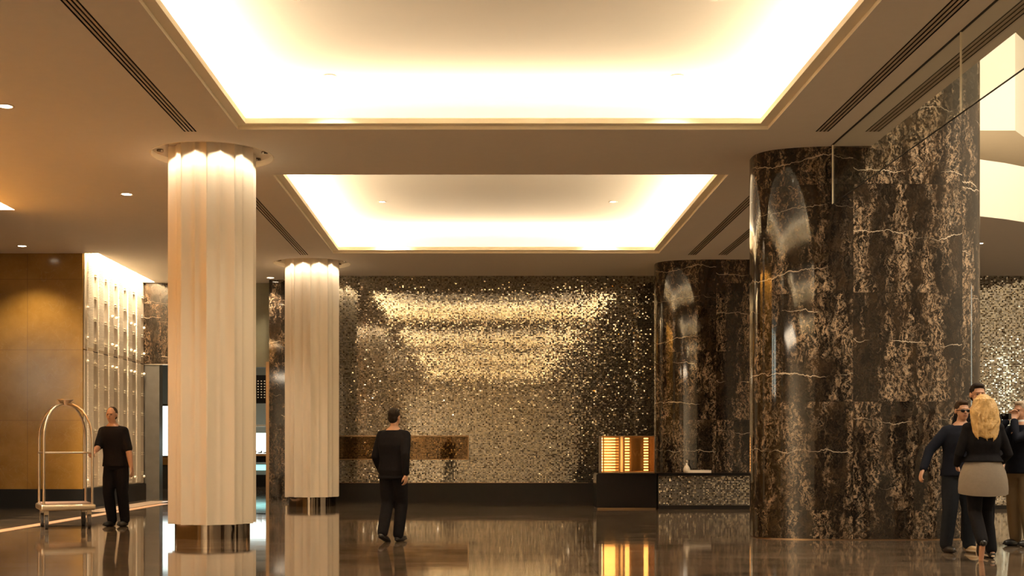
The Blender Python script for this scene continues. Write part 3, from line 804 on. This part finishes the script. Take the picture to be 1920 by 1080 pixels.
def hand(mb, wrist, direc, palm, side, s=1.0, curl=.5):
    """palm, four unequal bent fingers and a thumb leaving the side of the palm"""
    d = Vector(direc).normalized(); n = Vector(palm); n = (n-d*n.dot(d)).normalized(); x = d.cross(n)*side
    W = Vector(wrist)
    for k in range(4):
        off = (k-1.5)*.019*s
        mb.tube([W+x*off*.6+d*.01*s, W+x*off+d*.05*s, W+x*off+d*.088*s], [.017*s, .0145*s, .0115*s], n=8)
    for k, ln in enumerate((.070, .080, .075, .058)):
        off = (k-1.5)*.0205*s
        p = W+x*off+d*.090*s; a = .15; pts = [p]
        for q, fr in enumerate((.45, .32, .23)):
            a += curl*(.5+.35*q)
            p = p+(d*math.cos(a)+n*math.sin(a)+x*off*1.2)*ln*fr*s; pts.append(p)
        mb.tube(pts, [.0098*s, .0092*s, .0085*s, .0072*s], n=8)
    t0 = W-x*.026*s+d*.025*s
    mb.tube([t0, t0-x*.022*s+d*.026*s+n*.012*s, t0-x*.028*s+d*.056*s+n*.024*s, t0-x*.024*s+d*.076*s+n*.032*s], [.014*s, .012*s, .0105*s, .0085*s], n=8)

def rings_body(mb, prof, n=24, p=2.3):
    rs = []
    for (cx, cy, z, rx, ry) in prof:
        r_ = []
        for j in range(n):
            a = 2*PI*j/n; c, s = math.cos(a), math.sin(a)
            r_.append((cx+rx*math.copysign(abs(c)**(2/p), c), cy+ry*math.copysign(abs(s)**(2/p), s), z))
        rs.append(r_)
    mb.loft(rs)

def person(label, loc, rz, H, knees, ankles, wrists, top, bottom, shoe, skin, hair=None, hairstyle='short', headyaw=0, lean=(0, 0), sex='m',
           hem=.52, poles=((-.4, .8, -.3), (.4, .8, -.3)), toes=((0, -1, 0), (0, -1, 0)), palmdir=None, sleeve=1.0, extra=None, curl=(.5, .5), glasses=False, G=1.16):
    """local frame: facing -Y; index 0 is the person's right side (-X)"""
    t = thing('person', label, 'person', loc, rz)
    s = H/1.78; S = lambda *v: Vector(v)*s
    lx, ly = lean
    def sh(z): # lean shift grows with height above the hips
        k = max(0, (z-.95))/.8; return lx*k, ly*k
    wS = (.168 if sex == 'm' else .146)*(1+(G-1)*.6)
    hipw = .092
    sx_, sy_ = sh(1.46)
    shoulders = [S(-wS+sx_, sy_+.005, 1.405), S(wS+sx_, sy_+.005, 1.405)]
    hips = [S(-hipw, 0, .93), S(hipw, 0, .93)]
    # torso profile (cx, cy, z, rx, ry)
    def P(z, rx, ry, cy=0):
        a, b = sh(z); return ((a)*s, (b+cy)*s, z*s, rx*s*(G if z < 1.3 else (G**.5 if z < 1.5 else 1)), ry*s*(G if z < 1.3 else (G**.5 if z < 1.5 else 1)))
    if sex == 'm': prof = [P(.84, .10, .085), P(.88, .150, .105), P(.95, .165, .115), P(1.05, .150, .108), P(1.15, .150, .105), P(1.28, .172, .118), P(1.38, .185, .115), P(1.445, .160, .090), P(1.485, .105, .075), P(1.53, .062, .062)]
    else: prof = [P(.84, .10, .085), P(.88, .155, .110), P(.95, .170, .118), P(1.05, .140, .100), P(1.13, .128, .092), P(1.25, .148, .112), P(1.36, .160, .108), P(1.44, .150, .085), P(1.49, .095, .065), P(1.53, .052, .052)]
    b = MB(); rings_body(b, prof)
    hx_, hy_ = sh(1.62)
    hc = S(hx_, hy_-.012, 1.655)       # head centre
    R = Matrix.Rotation(headyaw, 3, 'Z')
    nk = sh(1.5)
    b.tube([S(nk[0], nk[1]+.008, 1.47), hc+R@S(0, .012, -.085)], [.058*s*(1 if sex == 'm' else .85), .052*s*(1 if sex == 'm' else .85)], n=16)
    def hp(x, y, z): return hc+R@S(x, y, z)
    b.ell(hp(0, .012, .028), (.075*s, .094*s, .092*s), R)               # cranium
    b.ell(hp(0, -.022, -.035), (.060*s, .066*s, .078*s), R)             # face
    b.ell(hp(0, -.044, -.085), (.036*s, .036*s, .028*s), R)             # chin
    b.tube([hp(0, -.088, .006), hp(0, -.103, -.024)], [.008*s, .0135*s], n=8)   # nose
    b.tube([hp(-.038, -.074, .022), hp(0, -.086, .026), hp(.038, -.074, .022)], [.009*s]*3, n=8)  # brow
    b.tube([hp(-.018, -.083, -.052), hp(.018, -.083, -.052)], [.007*s]*2, n=8)   # mouth
    for q in (-1, 1): b.ell(hp(q*.078, .008, -.008), (.010*s, .020*s, .031*s), R)  # ears
    # arms
    elbows = []; wr = []
    ua, fa = .29*s, .255*s
    for i in (0, 1):
        e, w = ik(shoulders[i], Vector(wrists[i])*s, ua, fa, poles[i])
        elbows.append(e); wr.append(w)
        k = (1 if sex == 'm' else .82)*G
        b.tube([shoulders[i], shoulders[i].lerp(e, .5), e, e.lerp(w, .3), w], [.054*s*k, .046*s*k, .039*s*k, .040*s*k, .026*s*k], n=14)
        pd = palmdir[i] if palmdir else (1 if i == 0 else -1, 0, 0)
        hand(b, w, (w-e), pd, (1 if i == 0 else -1), s*(1 if sex == 'm' else .9), curl[i])
    # legs
    K = []; A = []
    for i in (0, 1):
        kn = Vector(knees[i])*s; an = Vector(ankles[i])*s; K.append(kn); A.append(an)
        b.tube([hips[i], hips[i].lerp(kn, .5), kn, kn.lerp(an, .3), an], [.088*s*G, .074*s*G, .055*s*G, .055*s, .036*s], n=16)
        td = Vector(toes[i]).normalized()
        b.tube([an-td*.02*s+Vector((0, 0, -.02*s)), an+td*.16*s+Vector((0, 0, -.045*s))], [.034*s, .026*s], n=10)
    body = remesh(b, 'body', skin, t, voxel=.0075, smooth=3)
    for q in (-1, 1):
        e = MB(); e.ell(hp(q*.029, -.0785, .0), (.012*s, .008*s, .0075*s), R); e.build('eye', M['eye'], body, smooth=True)
    l = MB(); l.ell(hp(0, -.0895, -.054), (.022*s, .006*s, .007*s), R); l.build('lips', M['lips'], body, smooth=True)
    # shirt / jacket
    c = MB(); g = .014
    pr = [(a, b_, z, rx+g*s, ry+g*s) for a, b_, z, rx, ry in prof if z >= (hem+.33)*s*1.0 and z < 1.52*s]
    hz = hem*1.78
    pr = [q for q in pr if q[2] > hz*s+.01]
    a0 = prof[2]
    pr = [(a0[0], a0[1], hz*s, a0[3]+.022*s, a0[4]+.022*s)] + pr
    rings_body(c, pr)
    for i in (0, 1):
        e, w = elbows[i], wr[i]
        c.tube([S(nk[0], nk[1]+.012, 1.475), shoulders[i]+Vector((0, 0, .012*s))], [.040*s, .058*s*G], n=14)
        k = (1 if sex == 'm' else .88)*G
        if sleeve > .6: c.tube([shoulders[i], shoulders[i].lerp(e, .5), e, e.lerp(w, .5), e.lerp(w, .93)], [.060*s*k, .058*s*k, .051*s*k, .046*s*k, .041*s*k], n=16)
        else: c.tube([shoulders[i], shoulders[i].lerp(e, .5), shoulders[i].lerp(e, .9)], [.060*s*k, .058*s*k, .056*s*k], n=16)
    remesh(c, 'jacket', top, t, voxel=.011, smooth=5)
    # trousers
    c = MB(); rings_body(c, [(q[0], q[1], q[2], q[3]+.012*s, q[4]+.012*s) for q in prof[:4]])
    tk = G*(1.0 if sex == 'm' else .86)
    for i in (0, 1):
        c.tube([hips[i], hips[i].lerp(K[i], .5), K[i], K[i].lerp(A[i], .5), K[i].lerp(A[i], .97)], [.103*s, .090*s*tk, .073*s*tk, .070*s*tk, .062*s*tk], n=18)
    remesh(c, 'trousers', bottom, t, voxel=.011, smooth=5)
    # shoes
    for i in (0, 1):
        td = Vector(toes[i]).normalized(); an = A[i]
        up = Vector((0, 0, 1)) if abs(td.z) < .75 else Vector((0, 1 if td.z < 0 else -1, 0))
        up = (up-td*up.dot(td)).normalized(); sd = td.cross(up)
        upper, sole_m = shoe[i]
        c = MB(); k = .9 if sex == 'f' else 1.0
        heel = an-td*.045*s-up*.045*s
        c.tube([heel+td*.02*s, heel+td*.09*s, heel+td*.17*s, heel+td*.225*s*k], [.042*s*k, .043*s*k, .044*s*k, .032*s*k], n=14)
        c.tube([an+up*.03*s, an-up*.03*s], [.044*s*k, .046*s*k], n=14)
        so = remesh(c, 'shoe', upper, t, voxel=.009, smooth=4)
        q = MB(); rs = []
        for h_ in (-.052, -.036):
            ring = []
            for j in range(28):
                a = 2*PI*j/28; L_ = .152*s*k; wd = .048*s*k*(1 + .12*math.cos(a))
                ring.append(an+td*(.075*s*k+L_*math.cos(a))+sd*wd*math.sin(a)+up*(h_*s-.010*s))
            rs.append(ring)
        q.loft(rs); q.build('sole', sole_m, so)
    # hair
    if hair is not None:
        c = MB()
        if hairstyle == 'short':
            c.ell(hp(0, .020, .040), (.081*s, .095*s, .092*s), R); c.ell(hp(0, .048, -.012), (.070*s, .062*s, .070*s), R)
            c.ell(hp(0, -.035, .092), (.058*s, .050*s, .030*s), R)
        elif hairstyle == 'cropped':
            c.ell(hp(0, .020, .036), (.0785*s, .091*s, .089*s), R); c.ell(hp(0, .045, -.015), (.068*s, .062*s, .062*s), R)
        elif hairstyle == 'long':
            c.ell(hp(0, .022, .036), (.093*s, .103*s, .101*s), R)
            rings = []
            for k, (z, rx, ry, cy) in enumerate([(.06, .085, .085, .02), (0, .100, .085, .035), (-.06, .112, .080, .045), (-.12, .125, .070, .062), (-.18, .128, .062, .085), (-.25, .115, .054, .105), (-.32, .090, .044, .118), (-.36, .040, .022, .122)]):
                ring = []
                for j in range(40):
                    a = 2*PI*j/40; w = 1+.05*math.sin(7*a+k*.9)+.03*math.sin(13*a-k)
                    ring.append(hp(rx*math.cos(a)*w+.010*math.sin(k*1.4), cy+ry*math.sin(a)*w, z))
                rings.append(ring)
            c.loft(rings)
            hr = random.Random(4)
            for k in range(54):
                a = PI*(-.08+1.16*k/53); rr_ = hr.uniform(.92, 1.06); ph = hr.uniform(0, 6.28); pts = []; L_ = hr.uniform(.30, .46)
                for q in range(13):
                    f_ = q/12; z_ = .075 - L_*f_
                    wx = (.088+.052*math.sin(min(1, f_*1.4)*PI*.62)-.055*max(0, f_-.6)*2.0)*rr_; wy = (.085-.03*f_)*rr_
                    cy_ = .03+.085*f_
                    pts.append(hp(wx*math.cos(a)+.011*math.sin(ph+f_*11), cy_+wy*math.sin(a)+.009*math.cos(ph+f_*10), z_))
                c.tube(pts, [.011*s]*12+[.004*s], n=7)
        remesh(c, 'hair', hair, t, voxel=.007, smooth=2)
    if glasses:
        c = MB(); c.tube([hp(-.078, -.02, .004), hp(-.066, -.088, .004), hp(0, -.104, .006), hp(.066, -.088, .004), hp(.078, -.02, .004)], .004*s, n=8)
        for q in (-1, 1): c.ell(hp(q*.033, -.098, -.003), (.026*s, .006*s, .018*s), R)
        c.build('glasses', M['black'], t, smooth=True)
    if extra: extra(t, S, prof, s)
    return t, wr, elbows

BLK = (M['leather'], M['leather'])
def tc_local(pt, loc, rz, s):
    v = Vector(pt)-Vector(loc); v.rotate(Matrix.Rotation(-rz, 3, 'Z')); return tuple(v/s)

# porter pushing the cart
loc = (-5.60, 19.02, 0); rz = math.radians(-18); H = 1.82; s = H/1.78
hp_ = tc_local((-5.83, 18.66, 1.13), loc, rz, s)
def badge(t, S, prof, s):
    c = MB()
    r2 = random.Random(2)
    for k in range(60):
        x = r2.uniform(-.12, .12); z = r2.uniform(1.08, 1.40)
        c.ell(S(x, -.128, z), (.006, .004, .010), n=6, m=4)
    c.build('shirt_pattern', M['bronze'], t)
person('porter in black patterned shirt and black trousers holding the luggage cart', loc, rz, H,
       knees=((-.10, -.05, .50), (.09, .02, .50)), ankles=((-.09, .03, .085), (.07, .12, .085)),
       wrists=(hp_, (.30, -.06, .87)), top=M['cloth_black'], bottom=M['cloth_black'], shoe=(BLK, BLK), skin=M['skin2'],
       hair=M['hair_brown'], hairstyle='cropped', headyaw=math.radians(10), lean=(-.07, -.02), hem=.50, sleeve=.5,
       palmdir=((0, 0, -1), (-1, 0, 0)), toes=((0, -1, 0), (.1, -1, 0)), curl=(.75, .4))

# walker in the middle of the lobby
person('person in dark clothes walking across the middle of the lobby', (-1.17, 15.85, 0), math.radians(155), 1.69,
       knees=((-.08, -.10, .51), (.08, .00, .51)), ankles=((-.07, -.02, .085), (.06, .17, .12)),
       wrists=((-.25, .10, .90), (.25, -.14, .92)), top=M['cloth_black'], bottom=M['cloth_black'], shoe=(BLK, BLK), skin=M['skin2'],
       hair=M['hair_dark'], hairstyle='short', lean=(0, -.04), hem=.47, toes=((0, -1, 0), (0, -1, -.35)))

# blond woman seen from behind
def blouse(t, S, prof, s):
    c = MB(); pr = []
    for z, rx, ry in ((1.10, .160, .130), (1.02, .205, .155), (.95, .235, .175), (.86, .255, .190), (.76, .262, .195), (.71, .258, .192)):
        pr.append((0, 0, z*s, rx*s, ry*s))
    n = 48; rings = []
    for k, (cx, cy, z, rx, ry) in enumerate(pr):
        rings.append([(cx+rx*math.cos(2*PI*j/n)*(1+.012*k*math.sin(9*2*PI*j/n)*.3), cy+ry*math.sin(2*PI*j/n), z-(.03*s*max(0, math.sin(2*PI*j/n))*(k/5))) for j in range(n)])
    inner = [[(x*.97, y*.97, z) for x, y, z in r_] for r_ in reversed(rings)]
    c.loft(rings+inner, cap=False); o = c.build('blouse_hem', M['cloth_grey'], t, smooth=True); autosmooth(o, 50)
W_SH = (M['leather'], M['sole'])
person('woman seen from behind with long wavy blond hair and a grey blouse hem', (5.30, 13.35, 0), math.radians(176), 1.745,
       knees=((-.08, -.16, .52), (.09, .01, .50)), ankles=((-.10, -.03, .085), (.095, .28, .20)),
       wrists=((-.22, -.20, 1.02), (.21, -.22, 1.02)), top=M['cloth_black'], bottom=M['cloth_black'], shoe=(W_SH, W_SH), skin=M['skin'],
       hair=M['hair_blond'], hairstyle='long', sex='f', hem=.59, toes=((0, -1, 0), (0, -.28, -1)), extra=blouse)

# man in navy jacket facing the viewer
T_SH = (M['tan_shoe'], M['sole'])
person('man with sunglasses, dark navy jacket and jeans, one hand out, beside the blond woman', (5.34, 14.15, 0), math.radians(8), 1.72,
       knees=((-.12, -.03, .50), (.11, -.04, .50)), ankles=((-.14, .03, .085), (.13, .0, .085)),
       wrists=((-.46, -.04, .97), (.28, -.20, 1.02)), top=M['cloth_navy'], bottom=M['cloth_jeans'], shoe=(BLK, T_SH), skin=M['skin2'],
       hair=M['hair_brown'], hairstyle='short', headyaw=math.radians(-6), lean=(.05, 0), hem=.50, glasses=True, poles=((-.8, .5, -.2), (.5, .8, -.3)))

# tall man behind them
person('tall dark-haired man standing behind the blond woman, only his upper face showing', (5.87, 14.95, 0), math.radians(-4), 1.955,
       knees=((-.09, -.03, .50), (.09, -.03, .50)), ankles=((-.10, .02, .085), (.10, .02, .085)),
       wrists=((-.22, -.12, .92), (.22, -.12, .92)), top=M['cloth_black'], bottom=M['cloth_black'], shoe=(BLK, BLK), skin=M['skin'],
       hair=M['hair_dark'], hairstyle='short', hem=.48)

# older man with camera at the frame edge
loc = (6.46, 15.1, 0); rz = math.radians(-62); H = 1.75; s = H/1.78
h1 = tc_local((6.32, 14.98, 1.51), loc, rz, s); h0 = tc_local((6.30, 15.14, 1.51), loc, rz, s)
def collar(t, S, prof, s):
    c = MB(); c.lathe([(.066*s, 1.505*s), (.072*s, 1.545*s), (.060*s, 1.548*s)], n=28, cap=False); c.build('collar', M['cloth_white'], t, smooth=True)
person('older man in a navy sweater with white collar and khaki trousers raising a camera', loc, rz, H,
       knees=((-.09, -.03, .50), (.09, -.02, .50)), ankles=((-.10, .02, .085), (.10, .03, .085)),
       wrists=(h0, h1), top=M['cloth_navy'], bottom=M['cloth_khaki'], shoe=(BLK, BLK), skin=M['skin'],
       hair=M['hair_grey'], hairstyle='short', hem=.50, palmdir=((0, 0, 1), (0, 0, 1)), extra=collar, poles=((-.5, 0, -1), (.5, 0, -1)), curl=(.9, .9))
t = thing('camera', 'small black camera held up by the older man in navy', 'camera', (6.24, 15.02, 1.56), rz=math.radians(20))
g = MB(); g.box((-.02, -.065, -.035), (.02, .065, .035)); g.build('camera_body', M['black'], t)
g = MB(); g.tube([(-.02, 0, 0), (-.07, 0, 0)], .026, round_ends=False, n=20); g.build('lens', M['black'], t)

# ------------------------------------------------------------------ light for the place
spot('atrium_spot', (7.5, 8.5, 11.5), 2600, 22, direction=(-1.9, 7.6, -7.6), r=.15, blend=1.0)
# unseen area lamps added to brighten the atrium and its upper fronts
area('atrium_fill', (10.5, 12, 11.6), (8, 14), 1750, col=(1, .88, .70))
area('upper_storey_fill', (9.5, 18.5, 9.5), (5, 2), 120, col=(1, .90, .74), direction=(0, .8, -.35))
area('lobby_rear_fill', (-8, -7, 4.9), (6, 6), 1400, col=WARM)  # added fill with no fixture, lifts the ambient light on the lobby ceiling
w = bpy.data.worlds.new('world'); sc.world = w; w.use_nodes = True
w.node_tree.nodes['Background'].inputs[0].default_value = (.5, .34, .18, 1); w.node_tree.nodes['Background'].inputs[1].default_value = .3

# ------------------------------------------------------------------ camera
cam = bpy.data.cameras.new('camera'); co = bpy.data.objects.new('scene_camera', cam); C.objects.link(co)
co.location = (0, 0, EYE); co.rotation_euler = (PI/2, 0, 0)
cam.sensor_width = 36; cam.sensor_fit = 'HORIZONTAL'; cam.lens = FOC/1920*36
cam.shift_x = (960-910)/1920; cam.shift_y = (845-540)/1920; cam.clip_end = 200
sc.camera = co
sc.view_settings.view_transform = 'Standard'; sc.view_settings.look = 'None'; sc.view_settings.gamma = 1; sc.view_settings.use_curve_mapping = False
sc.view_settings.exposure = 0.55
sc.cycles.use_denoising = True
sc.cycles.max_bounces = 10; sc.cycles.diffuse_bounces = 5; sc.cycles.glossy_bounces = 6; sc.cycles.transparent_max_bounces = 12
sc.cycles.sample_clamp_indirect = 8
sc.cycles.caustics_reflective = True; sc.cycles.blur_glossy = .5
